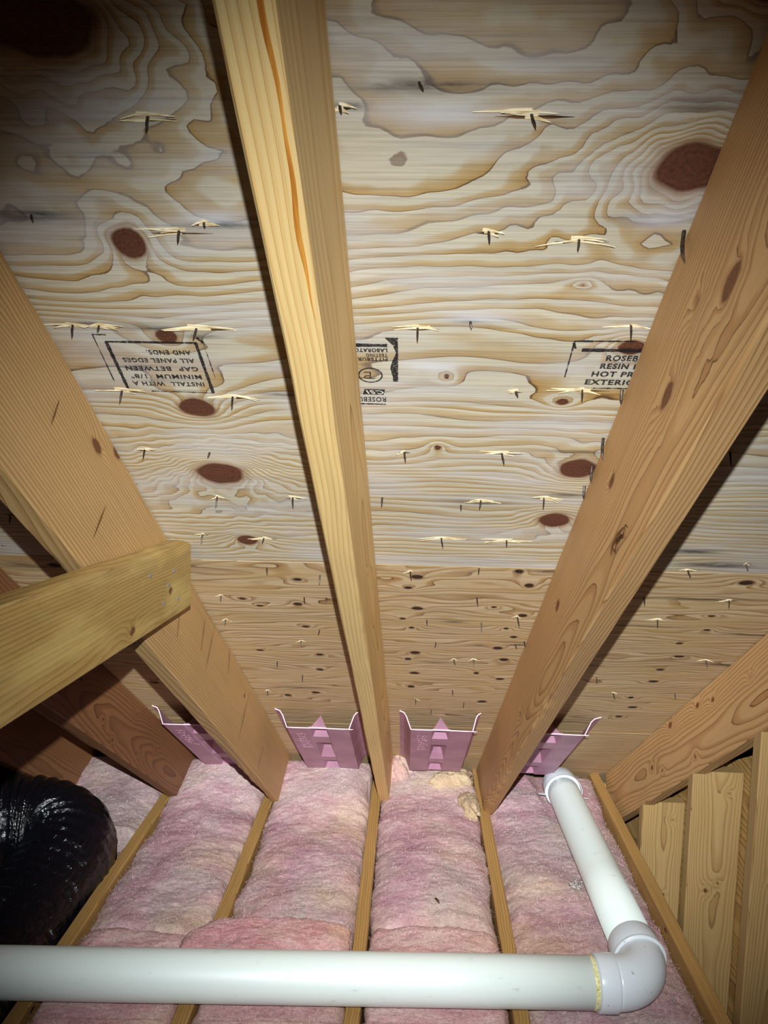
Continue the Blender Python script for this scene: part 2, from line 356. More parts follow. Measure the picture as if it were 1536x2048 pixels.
# nails poking through, with torn splinters: x, a, length, splinter length, tilt
NA = [(-0.25, 0.423, 1, .05), (0.096, 0.419, 1, .075), (-0.254, 0.551, 1, .07), (0.071, 0.547, 1, .03), (0.166, 0.557, 1, .06), (0.251, 0.681, 1, .05), (-0.0, 0.69, 1, .05), (0.062, 0.679, .5, 0), (-0.422, 0.693, 1, .06), (-0.389, 0.694, .6, .05), (-0.269, 0.696, 1, .08), (-0.401, 0.819, 1, .06), (-0.251, 0.829, 1, .06), (0.218, 0.801, 1, .07), (0.131, 0.807, .6, .02), (-0.412, 0.962, 1, .03), (-0.313, 0.968, .5, 0), (-0.329, 1.098, 1, .02), (-0.202, 1.097, 1, .03), (-0.016, 0.954, 1, .02), (0.129, 0.952, 1, .06), (-0.052, 1.09, 1, 0), (0.111, 1.091, 1, .05), (0.212, 1.079, 1, .05), (0.079, 1.109, .5, 0), (-0.386, 1.236, 1, .02), (0.051, 1.227, 1, .07), (0.169, 1.23, .8, .08), (-0.273, 1.244, .7, .05), (-0.185, 1.4, 1, 0), (-0.288, 1.372, .8, 0), (-0.409, 1.515, .8, .02), (-0.23, 1.516, .8, 0), (-0.182, 1.513, .8, 0), (-0.427, 1.654, .8, .02), (-0.004, 1.37, 1, .02), (0.137, 1.491, 1, 0), (0.159, 1.631, 1.2, 0), (0.234, 1.589, 1.2, .02), (0.036, 1.625, .8, 0), (0.062, 1.768, .8, 0), (0.111, 1.884, .8, .02), (0.161, 1.88, 1, .03), (0.251, 1.763, .7, 0), (0.27, 1.744, .8, 0), (0.123, 2.15, 1, 0), (0.164, 2.272, 1, 0), (-0.268, 1.779, .8, .02), (-0.295, 2.055, 1, 0), (-0.416, 2.209, 1, .02), (0.523, 1.334, .8, .03), (0.478, 1.468, 1, 0), (0.65, 1.469, 1, .04), (0.537, 1.581, 1, .04), (0.726, 1.835, 1, .04), (0.496, 1.998, 1, 0), (0.569, 2.126, 1, .02), (0.737, 2.117, 1, 0), (0.46, 0.94, 1.4, 0), (-0.004, 0.391, .4, 0), (-0.074, 0.412, .5, .02), (-0.405, 0.532, .4, 0), (-0.225, 0.54, .5, .03), (-0.106, 1.101, .6, 0), (-0.214, 1.707, .8, 0), (-.55, 1.7, 1, 0), (-.62, 1.95, 1, 0), (-.8, 1.3, 1, .03), (-.72, 1.18, 1, .02),
      (.02, 2.25, 1, .02), (.07, 2.36, 1, 0), (.13, 1.35, .6, 0), (.40, 1.75, 1, 0), (.62, 1.3, .8, .02), (-.35, 1.95, .8, 0)]
rnd = random.Random(4)
def nail_mesh(k):
    r = random.Random(k); mb = MB(); L_ = .016+.004*r.random()
    bx, by = r.uniform(-.2, .2), r.uniform(-.1, .35)
    pts = [(0, 0, .004), (bx*L_*.4, by*L_*.4, -L_*.45), (bx*L_*.8, by*L_*.8, -L_*.75), (bx*L_, by*L_, -L_)]
    mb.ring_tube(pts, [.0016, .0015, .0012, .0002], 6)
    return mb.build('nail', M['nail'])
NM = [nail_mesh(k) for k in range(6)]
def sliver(mb, p, dirx, L_, w_, lift, curl):
    """a pointed strip of torn veneer, rooted at p and lifting off the sheet (local x, a, d; down is -d)"""
    n = 5; top = []; bot = []
    for i in range(n+1):
        t = i/n; wd = w_*(1-t)**.7*.5+.0002
        x = p[0]+dirx*L_*t; a = p[1]+curl*t*t*L_; d = p[2]-.0006-lift*t**1.5
        top += [(x, a-wd, d), (x, a+wd, d-.0004)]; bot += [(x, a-wd, d+.0012*(1-t)), (x, a+wd, d+.0010*(1-t))]
    b = len(top); fs = []
    for i in range(n):
        j = 2*i
        fs += [(j, j+2, j+3, j+1), (b+j, b+j+1, b+j+3, b+j+2), (j, b+j, b+j+2, j+2), (j+1, j+3, b+j+3, b+j+1)]
    fs += [(0, 1, b+1, b)]
    mb.add(top+bot, fs)
for k, (x, a, ln, sp) in enumerate(NA):
    p = which(x, a)
    o = obj('nail', NM[k % 6], p); o.location = (x, a, D); o.scale = (1, 1, ln); o.rotation_euler = (0, 0, rnd.uniform(-.8, .8))
    if sp:
        mb = MB(); hb = MB()
        for q in range(3 if sp < .04 else 5):
            sgn = -1 if rnd.random() < .45 else 1
            L_ = sp*rnd.uniform(.35, 1)*.8
            sliver(mb, (x-sgn*L_*rnd.uniform(.0, .3), a+rnd.uniform(-.004, .003), D), sgn, L_, rnd.uniform(.0012, .0045), rnd.uniform(.0005, .006), rnd.uniform(-.12, .12))
        s_o = obj('splinter', mb.build('splinter', M['splinter']), p)
        # torn hollow: a ragged dark groove where the sliver came away
        n = 7; vs = []
        for i in range(n+1):
            t = i/n; xx = x+(t-.45)*sp*.95; wd = .0018*math.sin(math.pi*min(max(t, .04), .96))*rnd.uniform(.5, 1.2)
            vs += [(xx, a+.0025-wd, D-.0007), (xx, a+.0025+wd, D-.0007)]
        hb.add(vs, [(2*i, 2*i+2, 2*i+3, 2*i+1) for i in range(n)])
        obj('torn_groove', hb.build('torn_groove', M['hollow']), p)

# ---------------------------------------------------------------- ink stamps on the upper sheet
def text_mesh_pts(body, size, bold=.0, spacing=1.0, shear=0):
    cu = bpy.data.curves.new('t', 'FONT'); cu.body = body; cu.size = size; cu.offset = bold; cu.space_character = spacing; cu.shear = shear
    cu.resolution_u = 3
    o = bpy.data.objects.new('t', cu); C.objects.link(o); bpy.context.view_layer.update()
    me = bpy.data.meshes.new_from_object(o.evaluated_get(bpy.context.evaluated_depsgraph_get()))
    vs = [tuple(v.co) for v in me.vertices]; fs = [tuple(p.vertices) for p in me.polygons]
    bpy.data.objects.remove(o); bpy.data.meshes.remove(me); bpy.data.curves.remove(cu)
    return vs, fs
ZI = D-.0011
def put_text(mb, body, x, a, width, height, flip, bold=.03, shear=0):
    """x, a = start of the baseline; flip: upside down as seen from below"""
    vs, fs = text_mesh_pts(body, 1.0, bold, 1.15, shear)
    xs = [v[0] for v in vs]; ys = [v[1] for v in vs if True]
    x0 = min(xs); W_ = max(xs)-x0; Hh = .72
    sg = -1 if flip else 1
    mb.add([(x+sg*(v[0]-x0)/W_*width, a-sg*v[1]/Hh*height, ZI) for v in vs], fs)
def bar(mb, p, q, w_, nseg=14, wob=.25):
    p = np.array(p, float); q = np.array(q, float); t = (q-p)/np.linalg.norm(q-p); nrm = np.array([-t[1], t[0]]); vs = []
    for i in range(nseg+1):
        c_ = p+(q-p)*i/nseg; ww = w_/2*(1+wob*rnd.uniform(-1, 1))
        vs += [(*(c_-nrm*ww), ZI), (*(c_+nrm*ww), ZI)]
    mb.add(vs, [(2*i, 2*i+2, 2*i+3, 2*i+1) for i in range(nseg)])
s1 = MB()
bar(s1, (-.391, .722), (-.275, .722), .0035); bar(s1, (-.390, .722), (-.391, .815), .0045); bar(s1, (-.2765, .722), (-.2755, .822), .0045)
bar(s1, (-.36, .819), (-.275, .821), .0018, wob=.6); bar(s1, (-.403, .709), (-.405, .80), .0012, wob=.7); bar(s1, (-.404, .7095), (-.386, .7095), .002)
bar(s1, (-.267, .712), (-.266, .79), .0010, wob=.8); bar(s1, (-.273, .712), (-.267, .722), .004)
for body, xs_, a_, xe in (('AND ENDS.', -.287, .7365, -.344), ('ALL PANEL EDGES', -.286, .752, -.3795), ('GAP  BETWEEN', -.285, .768, -.381), ('MINIMUM  1/8"', -.284, .784, -.379), ('INSTALL  WITH A', -.284, .799, -.381)):
    put_text(s1, body, xs_, a_, xs_-xe, .0085, True)
o = obj('ink_stamp', s1.build('ink_stamp', M['ink']), p_up); o['label'] = 'upside-down black stamp about gaps between panel edges'
s2 = MB()
bar(s2, (-.110, .7215), (-.037, .7215), .0058); put_text(s2, 'LABORATORY', -.037, .7275, .052, .0065, True, .05); put_text(s2, 'TESTING', -.037, .7370, .027, .006, True, .03)
put_text(s2, 'PITTSBURGH', -.037, .7445, .050, .006, True, .04); put_text(s2, 'ROSEBURG', -.0405, .824, .052, .010, True, .02)
bar(s2, (-.095, .8385), (-.041, .839), .003, wob=.5)
for rx, ry, w_ in ((.0155, .0150, .0020),):
    n = 40; vs = []
    for i in range(n):
        t = 2*math.pi*i/n
        for kk in (1, 1-w_/rx): vs.append((-.060+rx*1.05*kk*math.cos(t), .7785+ry*kk*math.sin(t), ZI))
    s2.add(vs, [(2*i, 2*((i+1) % n), 2*((i+1) % n)+1, 2*i+1) for i in range(n)])
# joined P, T and L: stem, bowl, arm and foot (upside down like the rest)
def mk(u, v): return (-.060-u, .7785+v)          # u to the letter's right, v up
for p_, q_ in (((0, -.0065), (0, .0068)), ((0, .0064), (-.006, .0064)), ((0, -.006), (.0085, -.006)), ((0, .0064), (.006, .0062)), ((.006, .0062), (.0082, .0036)), ((.0082, .0036), (.006, .0010)), ((.006, .0010), (0, .0008))):
    bar(s2, mk(*p_), mk(*q_), .0017, 4, .1)
s2.add([(-.0415, .807, ZI), (-.069, .807, ZI), (-.0715, .8185, ZI), (-.0435, .8185, ZI)], [(0, 1, 2, 3)])
vs = []; nseg = 30                                      # the smeared wide bar at the right of the stamp
for i in range(nseg+1):
    t = i/nseg; a_ = .7075+t*.083
    lx = -.0395 + .009*min(1, t*6) + .004*math.exp(-((t-.33)/.12)**2) - .003*math.exp(-((t-.68)/.15)**2) + rnd.uniform(-.0005, .0005)
    vs += [(lx, a_, ZI), (-.0238+rnd.uniform(-.0004, .0004), a_, ZI)]
s2.add(vs, [(2*i, 2*i+2, 2*i+3, 2*i+1) for i in range(nseg)])
o = obj('ink_stamp', s2.build('ink_stamp', M['ink']), p_up); o['label'] = 'half-hidden upside-down stamp with an oval mark and smeared bar'
mlogo = NT('bare_veneer_lettering', .7, .2); mlogo.b.inputs['Base Color'].default_value = lin((206, 200, 186))
s2b = MB(); ZI -= .0002; put_text(s2b, 'CSI', -.0435, .8095, .024, .0072, True, .02, -.3); ZI += .0002
obj('stamp_lettering', s2b.build('stamp_lettering', mlogo.m), p_up)
s3 = MB()
bar(s3, (.190, .709), (.265, .7075), .0026, wob=.5); bar(s3, (.1905, .709), (.1905, .776), .0016, wob=.7); bar(s3, (.190, .712), (.194, .722), .003)
bar(s3, (.202, .7245), (.285, .7240), .0060)
for body, x_, a_, w_ in (('ROSEBURG', .235, .743, .0665), ('RESIN BONDED', .231, .758, .098), ('HOT PRESSED', .2235, .7735, .094), ('EXTERIOR TYPE', .2185, .7895, .116)):
    put_text(s3, body, x_, a_, w_, .0098, False, .04)
bar(s3, (.231, .797), (.30, .7965), .0018, wob=.7)
o = obj('ink_stamp', s3.build('ink_stamp', M['ink']), p_up); o['label'] = 'upright black stamp partly hidden behind the right rafter'

# ---------------------------------------------------------------- lumber
def lumber(name, L_, W_, Dp, seed, mat, pith=(-.02, -.05), ring=.0045, drift=.02, knots=(), dx=.012, wane=(0, 0, 0, 0), bow=0.0, holes=()):
    """board along +X, thickness Y 0..W, depth Z 0..D; wane per long edge (y0z0, y1z0, y1z1, y0z1)"""
    c = .0025; st = .0085
    def seg(p, q, n): return [(p[0]+(q[0]-p[0])*i/n, p[1]+(q[1]-p[1])*i/n) for i in range(n)]+[q]
    ny = max(3, int(W_/st)); nz = max(3, int(Dp/st))
    loop = seg((c, 0), (W_-c, 0), ny)+seg((W_, c), (W_, Dp-c), nz)+seg((W_-c, Dp), (c, Dp), ny)+seg((0, Dp-c), (0, c), nz)
    cs = np.array(loop); nl = len(cs); nx = int(L_/dx)+1
    xs = np.linspace(0, L_, nx)
    X = np.repeat(xs[:, None], nl, 1); Y = np.repeat(cs[None, :, 0], nx, 0).copy(); Z = np.repeat(cs[None, :, 1], nx, 0).copy()
    # grain
    py = pith[0]+drift*noise(xs*1.1, xs*0+seed, seed)[:, None]*1.6+.004*noise(xs*5, xs*0, seed+1)[:, None]
    pz = pith[1]+drift*noise(xs*.9, xs*0+seed, seed+2)[:, None]*1.6
    r = np.sqrt((Y-py)**2+(Z-pz)**2)
    h = r/ring+.45*noise(X*5, Z*30+Y*30, seed+4)+.9*noise(X*1.7, Z*9, seed+6)
    k = np.full(X.shape, 2.0)
    for kn in knots:
        kx, kz, kr, el = kn; kr *= .72
        wob = 1+.25*noise(X*40, Z*60, seed+7)
        d = np.sqrt(((X-kx)/(kr*el))**2+((Z-kz)/kr)**2)*wob
        side = (Y < .004) | (Y > W_-.004)
        h += 3.2*np.exp(-np.maximum(d-.7, 0)/1.5)
        k = np.where(side, np.minimum(k, d), k)
    # wane and wobble
    Y += .0007*noise(X*6, Z*20, seed+8); Z += .0007*noise(X*6, Y*20+5, seed+9)
    for e, (cy, cz) in enumerate(((0, 0), (W_, 0), (W_, Dp), (0, Dp))):
        if wane[e] <= 0: continue
        amp = wane[e]*np.clip(.55+1.6*noise(X*2.3, X*0+e, seed+11)+.5*noise(X*14, X*0+e, seed+12), 0, 1.6)
        dd = np.abs(Y-cy)+np.abs(Z-cz); s_ = np.clip(1-dd/np.maximum(amp*2.0, 1e-5), 0, 1)*amp
        Y += np.sign(W_/2-cy)*s_*.5; Z += np.sign(Dp/2-cz)*s_*.5
    if bow: Z += bow*np.sin(np.pi*X/L_)
    v = np.stack([X, Y, Z], -1).reshape(-1, 3)
    i = np.arange(nx*nl).reshape(nx, nl); j = np.roll(i, -1, 1)
    f = np.stack([i[:-1], j[:-1], j[1:], i[1:]], -1).reshape(-1, 4)[:, ::-1].tolist()
    # end caps as their own grids, so that the end grain shows
    A = {'grain': h.ravel(), 'knot': k.ravel()}
    for xe, flip in ((0.0, False), (L_, True)):
        m1, m2 = max(4, int(W_/.008)), max(4, int(Dp/.008)); b = len(v)
        yy, zz = np.meshgrid(np.linspace(.0012, W_-.0012, m1+1), np.linspace(.0012, Dp-.0012, m2+1))
        pe = 0 if not flip else -1
        hh = np.sqrt((yy-py[pe, 0])**2+(zz-pz[pe, 0])**2)/ring
        v = np.concatenate([v, np.stack([np.full(yy.shape, xe+(-.0003 if not flip else .0003)), yy, zz], -1).reshape(-1, 3)])
        q = np.arange(yy.size).reshape(yy.shape)+b
        ff = np.stack([q[:-1, :-1], q[:-1, 1:], q[1:, 1:], q[1:, :-1]], -1).reshape(-1, 4)
        if not flip: ff = ff[:, ::-1]
        f += ff.tolist()
        e = i[0] if not flip else i[-1]
        f.append(tuple(e.tolist()) if not flip else tuple(e[::-1].tolist()))
        A['grain'] = np.concatenate([A['grain'], hh.ravel()]); A['knot'] = np.concatenate([A['knot'], np.full(yy.size, 2.)])
    return mesh(name, v, f, mat, False, A)
def frame_m(org, xa, za):
    xa = xa.normalized(); ya = za.cross(xa).normalized(); za = xa.cross(ya)
    m_ = Matrix((xa, ya, za)).transposed().to_4x4(); m_.translation = org; return m_
A0, A1 = -.55, 3.22
def rafter(xl, dbn, dbf, sl, tw, me_kw, label, W_=.038, seed=1, mat=None, a0=A0, a1=A1, nails=()):
    """xl = left face; the board's local y runs from its right face to the left one"""
    L_ = a1-a0; dep = D-.001-(dbn+dbf)/2
    xa = SS+XX*(sl*2/2.7)+NN*((dbf-dbn)/2.7*0)
    za = NN-XX*(tw/dep)
    xr = xl+W_+tw+sl*((a0-.3)/1.35-1)
    org = CAM+XX*xr+SS*a0+NN*(D-.001-dep)
    me = lumber('rafter', L_, W_, dep, seed, mat, **me_kw)
    o = obj('rafter', me, None, frame_m(org, xa, za))
    tag(o, label, 'rafter')
    return o, dep
# knots are given as (a, perp) -> local (a - A0, perp - bottom)
def K(lst, dep): return [(a-A0, p-(D-dep), r_, e_) for a, p, r_, e_ in lst]
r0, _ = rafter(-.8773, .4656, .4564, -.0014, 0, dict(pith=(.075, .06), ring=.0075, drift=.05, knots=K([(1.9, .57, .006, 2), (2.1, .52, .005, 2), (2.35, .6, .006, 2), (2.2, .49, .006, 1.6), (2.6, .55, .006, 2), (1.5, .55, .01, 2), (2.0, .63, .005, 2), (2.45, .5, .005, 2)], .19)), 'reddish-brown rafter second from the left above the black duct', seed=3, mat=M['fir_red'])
r1, _ = rafter(-.4939, .4482, .4522, -.0019, -.0046, dict(pith=(.09, -.14), ring=.0058, drift=.035, wane=(0, .010, 0, .004), knots=K([(.90, .612, .012, 2.2), (.965, .645, .011, 2.2), (2.1, .6, .008, 2), (.55, .58, .014, 3)], .20)), 'tan rafter at the left that the horizontal board is nailed to', seed=5, mat=M['fir_left'])
r2, _ = rafter(-.1056, .4748, .4839, .0112, -.0087, dict(pith=(-.16, .10), ring=.0062, drift=.012, wane=(.004, .002, 0, 0), knots=K([(1.2, .56, .004, 1.5)], .17)), 'pale centre rafter coming straight towards the camera', seed=8, mat=M['fir_pale'])
r3, dep3 = rafter(.2748, .4352, .4512, .0019, .0009, dict(pith=(-.035, .05), ring=.0044, drift=.030, wane=(.0, .012, 0, 0), knots=K([(.49, .522, .013, 2.6), (.672, .539, .013, 2.6), (.559, .568, .006, 3), (1.346, .576, .011, 3), (.909, .578, .010, 2.6), (1.9, .52, .008, 2)], .206)), 'knotty rafter crossing the right side beside the upright stamp', seed=13, mat=M['fir'])
r4, _ = rafter(.7951, .46, .46, .0, 0, dict(pith=(-.03, .08), ring=.0080, drift=.05, knots=K([(2.121, .62, .010, 2), (2.01, .603, .008, 2.2), (2.367, .629, .012, 2), (1.765, .592, .006, 2), (2.6, .55, .01, 2), (2.2, .50, .007, 2), (2.5, .52, .006, 2)], .19)), 'rafter at the far right above the upright studs', seed=17, mat=M['fir'])
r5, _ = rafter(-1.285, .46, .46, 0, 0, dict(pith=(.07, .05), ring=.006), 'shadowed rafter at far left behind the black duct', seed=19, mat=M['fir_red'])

def beam(name, p, q, up, W_, Dp, label, cat, mat, seed=1, group=None, **kw):
    """p, q: bottom edge on the board's right-hand side (camera space); up: depth direction"""
    p = V(*p); q = V(*q); L_ = (q-p).length
    me = lumber(name, L_, W_, Dp, seed, mat, **kw)
    o = obj(name, me, None, frame_m(p, q-p, Vector(up)))
    if label: tag(o, label, cat, group)
    return o
# ceiling joists: left faces
JD = .1895
JX = [(-.9124, 'aged joist along the black duct at the left'), (-.5297, 'aged joist between the left and second insulation bays'),
      (-.1347, 'aged joist under the foot of the centre rafter'), (.2617, 'dark-streaked joist under the foot of the knotty right rafter'),
      (.7342, 'aged joist beside the white pipe with bare wood above the pink insulation'), (-1.318, 'joist mostly hidden under the bend of the black duct')]
for k, (x, lb) in enumerate(JX):
    beam('ceiling_joist', (x+.038, .55, -H-JD), (x+.038, 3.10, -H-JD), (0, 0, 1), .038, JD, lb, 'joist', M['joist'], seed=31+k, pith=(-.12, .30), ring=.0055, drift=.03,
         knots=[(1.1+.1*k, .17, .008, 2)], wane=(0, 0, .003, .003))
# horizontal board nailed to the left rafter
tie = beam('collar_tie', (-.4555, 1.412, -.340), (-.4555, -.25, -.276), (0, 0, 1), .038, .128, 'yellowish resin-speckled board nailed across the left rafter', 'board', M['tie'], seed=47,
           pith=(-.03, -.02), ring=.0045, drift=.02, wane=(0, .001, .010, .008), knots=[(.12, .05, .009, 1.6), (.30, .02, .010, 1.5)])
nh = MB()
for r_ in (0,):
    nh.ring_tube([(0, 0, 0), (.0012, 0, 0), (.0016, 0, 0)], [.0034, .0034, .0020], 12)
nhm = nh.build('nail_head', M['nail_bright'], False)
for y, z in ((1.193, -.239), (1.313, -.253), (1.282, -.272), (1.334, -.307), (1.255, -.299)):
    o = obj('nail_head', nhm, tie); o.matrix_world = Matrix.Translation(V(-.4172, y, z))
# big nails missing the right rafter, lying along its face
for a, d, dx_, L_ in ((.545, .655, -.012, .034), (.91, .65, -.008, .030), (.985, .668, -.006, .022), (1.04, .665, -.004, .018), (.80, .665, -.004, .016)):
    mb = MB(); pts = [(0, 0, 0), (dx_*.2, .004, -L_*.4), (dx_*.25, .007, -L_*.75), (dx_*.1, .010, -L_)]
    mb.ring_tube(pts, [.0022, .0021, .0018, .0005], 8)
    o = obj('nail', mb.build('nail', M['nail']), p_up); o.location = (.2748-.005, a, D)
# torn slot with a loose sliver in the knotty rafter's lower edge
def on_rafter3(me, name, label=None):
    o = obj(name, me, r3); o.matrix_parent_inverse = r3.matrix_world.inverted(); o.matrix_world = ROOF
    if label: o['label'] = label
    return o
mb = MB()
vs = [(.2732+.001*math.sin(i*2), .865+.011*i, .480+.0045*math.sin(i*1.9)+(.004 if i % 2 else -.001)) for i in range(9)]
vs2 = [(v_[0], v_[1], v_[2]+.007*math.sin(math.pi*max(.06, min(.94, i/8)))) for i, v_ in enumerate(vs)]
vv = [q for pr in zip(vs, vs2) for q in pr]
mb.add(vv, [(2*i, 2*i+1, 2*i+3, 2*i+2) for i in range(8)])
on_rafter3(mb.build('torn_slot', M['hollow']), 'torn_slot', 'dark torn slot at the lower edge')
mb = MB(); mb.ring_tube([(.2715, .875, .486), (.2705, .90, .489), (.2705, .93, .488), (.2712, .948, .484)], [.0008, .0018, .0017, .0006], 6)
on_rafter3(mb.build('loose_sliver', M['fir_pale']), 'loose_sliver', 'loose sliver in the slot')

# orange pitch streak along the centre rafter's lower edge
m = NT('orange_pitch', .45, .4); m.l(m.ramp(m.noise(1, stretch=(12, 300, 300)), [(.35, lin((176, 104, 34))), (.65, lin((224, 156, 66)))]), m.b.inputs['Base Color']); M['pitch'] = m.m
mb = MB(); vs = []; n = 40
for i in range(n+1):
    t = i/n; xl_ = .55+.50*t; yc_ = .0085-.0035*t+.0012*math.sin(t*17)+.0006*math.sin(t*41); w_ = (.0010+.0012*abs(math.sin(t*9+.6)))*min(1, (1-t)*6+.1)
    vs += [(xl_, yc_-w_, -.0010), (xl_, yc_+w_, -.0010)]
mb.add(vs, [(2*i, 2*i+1, 2*i+3, 2*i+2) for i in range(n)])
o = obj('pitch_streak', mb.build('pitch_streak', M['pitch']), r2); o['label'] = 'orange pitch streak'
# brown drag marks down the left rafter's face, as (a, perp) pairs
m = NT('brown_drag_mark', .8, .2); m.b.inputs['Base Color'].default_value = lin((118, 76, 42)); M['drag'] = m.m
for p_, q_ in [((1.407, 0.56), (1.421, 0.516)), ((1.584, 0.625), (1.6, 0.551)), ((1.67, 0.636), (1.662, 0.526)), ((1.84, 0.656), (1.876, 0.586)), ((2.148, 0.623), (2.101, 0.472)), ((2.475, 0.551), (2.439, 0.467)), ((0.974, 0.557), (0.964, 0.497)), ((0.77, 0.593), (0.771, 0.554))]:
    mb = MB(); vs = []; n = 6; dl = Vector((0, q_[0]-p_[0], q_[1]-p_[1])).normalized(); sd = Vector((0, -dl.z, dl.y))
    xf = lambda a_: -.4559+(-.0019)*2/2.7*(a_-1.65)+(-.0046)*(1-1)
    for i in range(n+1):
        t = i/n; a_ = p_[0]+(q_[0]-p_[0])*t; d_ = p_[1]+(q_[1]-p_[1])*t; w_ = (.0006+.0017*math.sin(math.pi*t))*rnd.uniform(.7, 1.2)
        # the board leans a touch: its face moves with the height above the bottom edge
        x_ = xf(a_)-.0046*(1-(d_-.45)/.2)+.0016
        c_ = Vector((x_, a_, d_)); vs += [tuple(c_-sd*w_), tuple(c_+sd*w_)]
    mb.add(vs, [(2*i, 2*i+1, 2*i+3, 2*i+2) for i in range(n)])
    o = obj('drag_mark', mb.build('drag_mark', M['drag']), r1); o.matrix_parent_inverse = r1.matrix_world.inverted(); o.matrix_world = ROOF

# ---------------------------------------------------------------- gable wall studs at the right
STU = [(1.70, -.650, 'upright stud nearest the camera at the right edge', 61), (2.08, -.928, 'tall upright board with a stain near its top at the right', 62), (2.50, -1.228, 'short upright board behind the joist, left of the tall one', 63)]
for y, zt, lb, sd in STU:
    me = lumber('wall_stud', zt+1.86, .038, .140, sd, M['stud'], pith=(-.05, .075), ring=.0036, drift=.015,
                knots=[((zt+1.86)-.35, .055, .009, 1.3), ((zt+1.86)-.33, .085, .006, 1.2), ((zt+1.86)-.06, .10, .006, 1.2)])
    # local X up, Z across (+x), Y = Z x X
    xa = Vector((0, 0, 1)); za = Vector((1, 0, 0)); o = obj('wall_stud', me, None, frame_m(V(.7955, y+.038, -1.86), xa, za))
    tag(o, lb, 'stud')
def slab(name, x0, x1, y0, y1, z0, z1, mat, step=.012, axis='x', seed=1, dens=60):
    """a flat sheet with grain running along y on its big face (axis: the normal)"""
    if axis == 'x':
        n1 = int((y1-y0)/step); n2 = int((z1-z0)/step)
        A_, B_ = np.meshgrid(np.linspace(y0, y1, n1+1), np.linspace(z0, z1, n2+1)); h = B_*dens+noise(A_*2, B_*8, seed)*3+noise(A_*6, B_*25, seed+1)
        front = np.stack([np.full(A_.shape, x0), A_, B_+CZ], -1).reshape(-1, 3); back = front.copy(); back[:, 0] = x1
    else:
        n1 = int((x1-x0)/step); n2 = int((z1-z0)/step)
        A_, B_ = np.meshgrid(np.linspace(x0, x1, n1+1), np.linspace(z0, z1, n2+1)); h = B_*dens+noise(A_*2, B_*8, seed)*3+noise(A_*6, B_*25, seed+1)
        front = np.stack([A_, np.full(A_.shape, y0), B_+CZ], -1).reshape(-1, 3); back = front.copy(); back[:, 1] = y1
    i = np.arange(front.shape[0]).reshape(A_.shape); b = len(front)
    cs = [int(i[0, 0]), int(i[0, -1]), int(i[-1, -1]), int(i[-1, 0])]
    v = np.concatenate([front, back[cs]]); f = np.stack([i[:-1, :-1], i[:-1, 1:], i[1:, 1:], i[1:, :-1]], -1).reshape(-1, 4).tolist()
    f += [(b, b+3, b+2, b+1), tuple(i[0, ::-1].tolist())+(b, b+1), tuple(i[-1].tolist())+(b+2, b+3), tuple(i[:, 0].tolist())+(b+3, b), tuple(i[::-1, -1].tolist())+(b+1, b+2)]
    hh = np.concatenate([h.ravel(), [0]*4])
    return mesh(name, v, f, mat, False, {'grain': hh, 'knot': np.full(len(hh), 2.)})
me = slab('wall_right', .9375, .95, .7, 3.3, -1.86, -.12, M['gable'], axis='x', seed=71, dens=42)
# cut the sheet to the roof slope
co = np.empty(len(me.vertices)*3); me.vertices.foreach_get('co', co); co = co.reshape(-1, 3)
zr = (D-math.sin(TH)*co[:, 1])/math.cos(TH)+CZ-.004
co[:, 2] = np.minimum(co[:, 2], zr); me.vertices.foreach_set('co', co.ravel()); me.update()
tag(obj('wall_right', me), kind='structure')
me = slab('wall_back', -3.0, .95, 3.235, 3.255, -1.86, -1.55, M['gable'], axis='y', seed=72, dens=40)
me2 = slab('wall_back', -3.0, .95, 3.13, 3.15, -H-JD-.01, -1.47, M['gable'], axis='y', seed=72, dens=40)
tag(obj('wall_back', me2), kind='structure')
# drywall below the joists
mb = MB()
def box(mb, x0, x1, y0, y1, z0, z1):
    mb.add([(x, y, z) for z in (z0, z1) for y in (y0, y1) for x in (x0, x1)], [(0, 2, 3, 1), (4, 5, 7, 6), (0, 1, 5, 4), (2, 6, 7, 3), (0, 4, 6, 2), (1, 3, 7, 5)])
box(mb, -3.0, .7722, .3, 3.12, -.0135, -.0005)
tag(obj('floor', mb.build('floor', M['drywall'])), kind='structure')
mb = MB(); box(mb, .776, .935, .7, 3.12, -1.90+CZ, -1.862+CZ)
tag(obj('trim_1', mb.build('trim_1', M['stud'])), kind='structure')

# ---------------------------------------------------------------- insulation batts
PIPE_Z = -H+.0655
def pipe_limit(x, y):
    """highest the wool may stand under the pipes"""
    lim = np.full(x.shape, 9.0)
    yc = 1.697+.041*x
    d = np.abs(y-yc); lim = np.minimum(lim, np.where(d < .16, PIPE_Z-.064-.006+np.maximum(d-.055, 0)*.9, 9))
    xc = .583-.022*(y-1.86)
    d = np.where(y > 1.6, np.abs(x-xc), 9); lim = np.minimum(lim, np.where(d < .16, PIPE_Z-.064-.006+np.maximum(d-.055, 0)*.7, 9))
    zc = np.interp(y, [1.75, 1.95, 2.1, 2.22, 2.32], [-1.45, -1.42, -1.385, -1.35, -1.32]); rc = np.interp(zc, [-1.45, -1.36, -1.26], [.172, .162, .142])
    xc = np.interp(y, [2.1, 2.22, 2.3], [-1.065, -1.045, -1.06]); d = np.abs(x-xc)
    under = np.sqrt(np.maximum(rc**2-d**2, 0))
    lim = np.where((d < rc) & (y < 2.45) & (x < -.9), np.minimum(lim, np.maximum(zc-under, -1.548)), lim)
    return lim
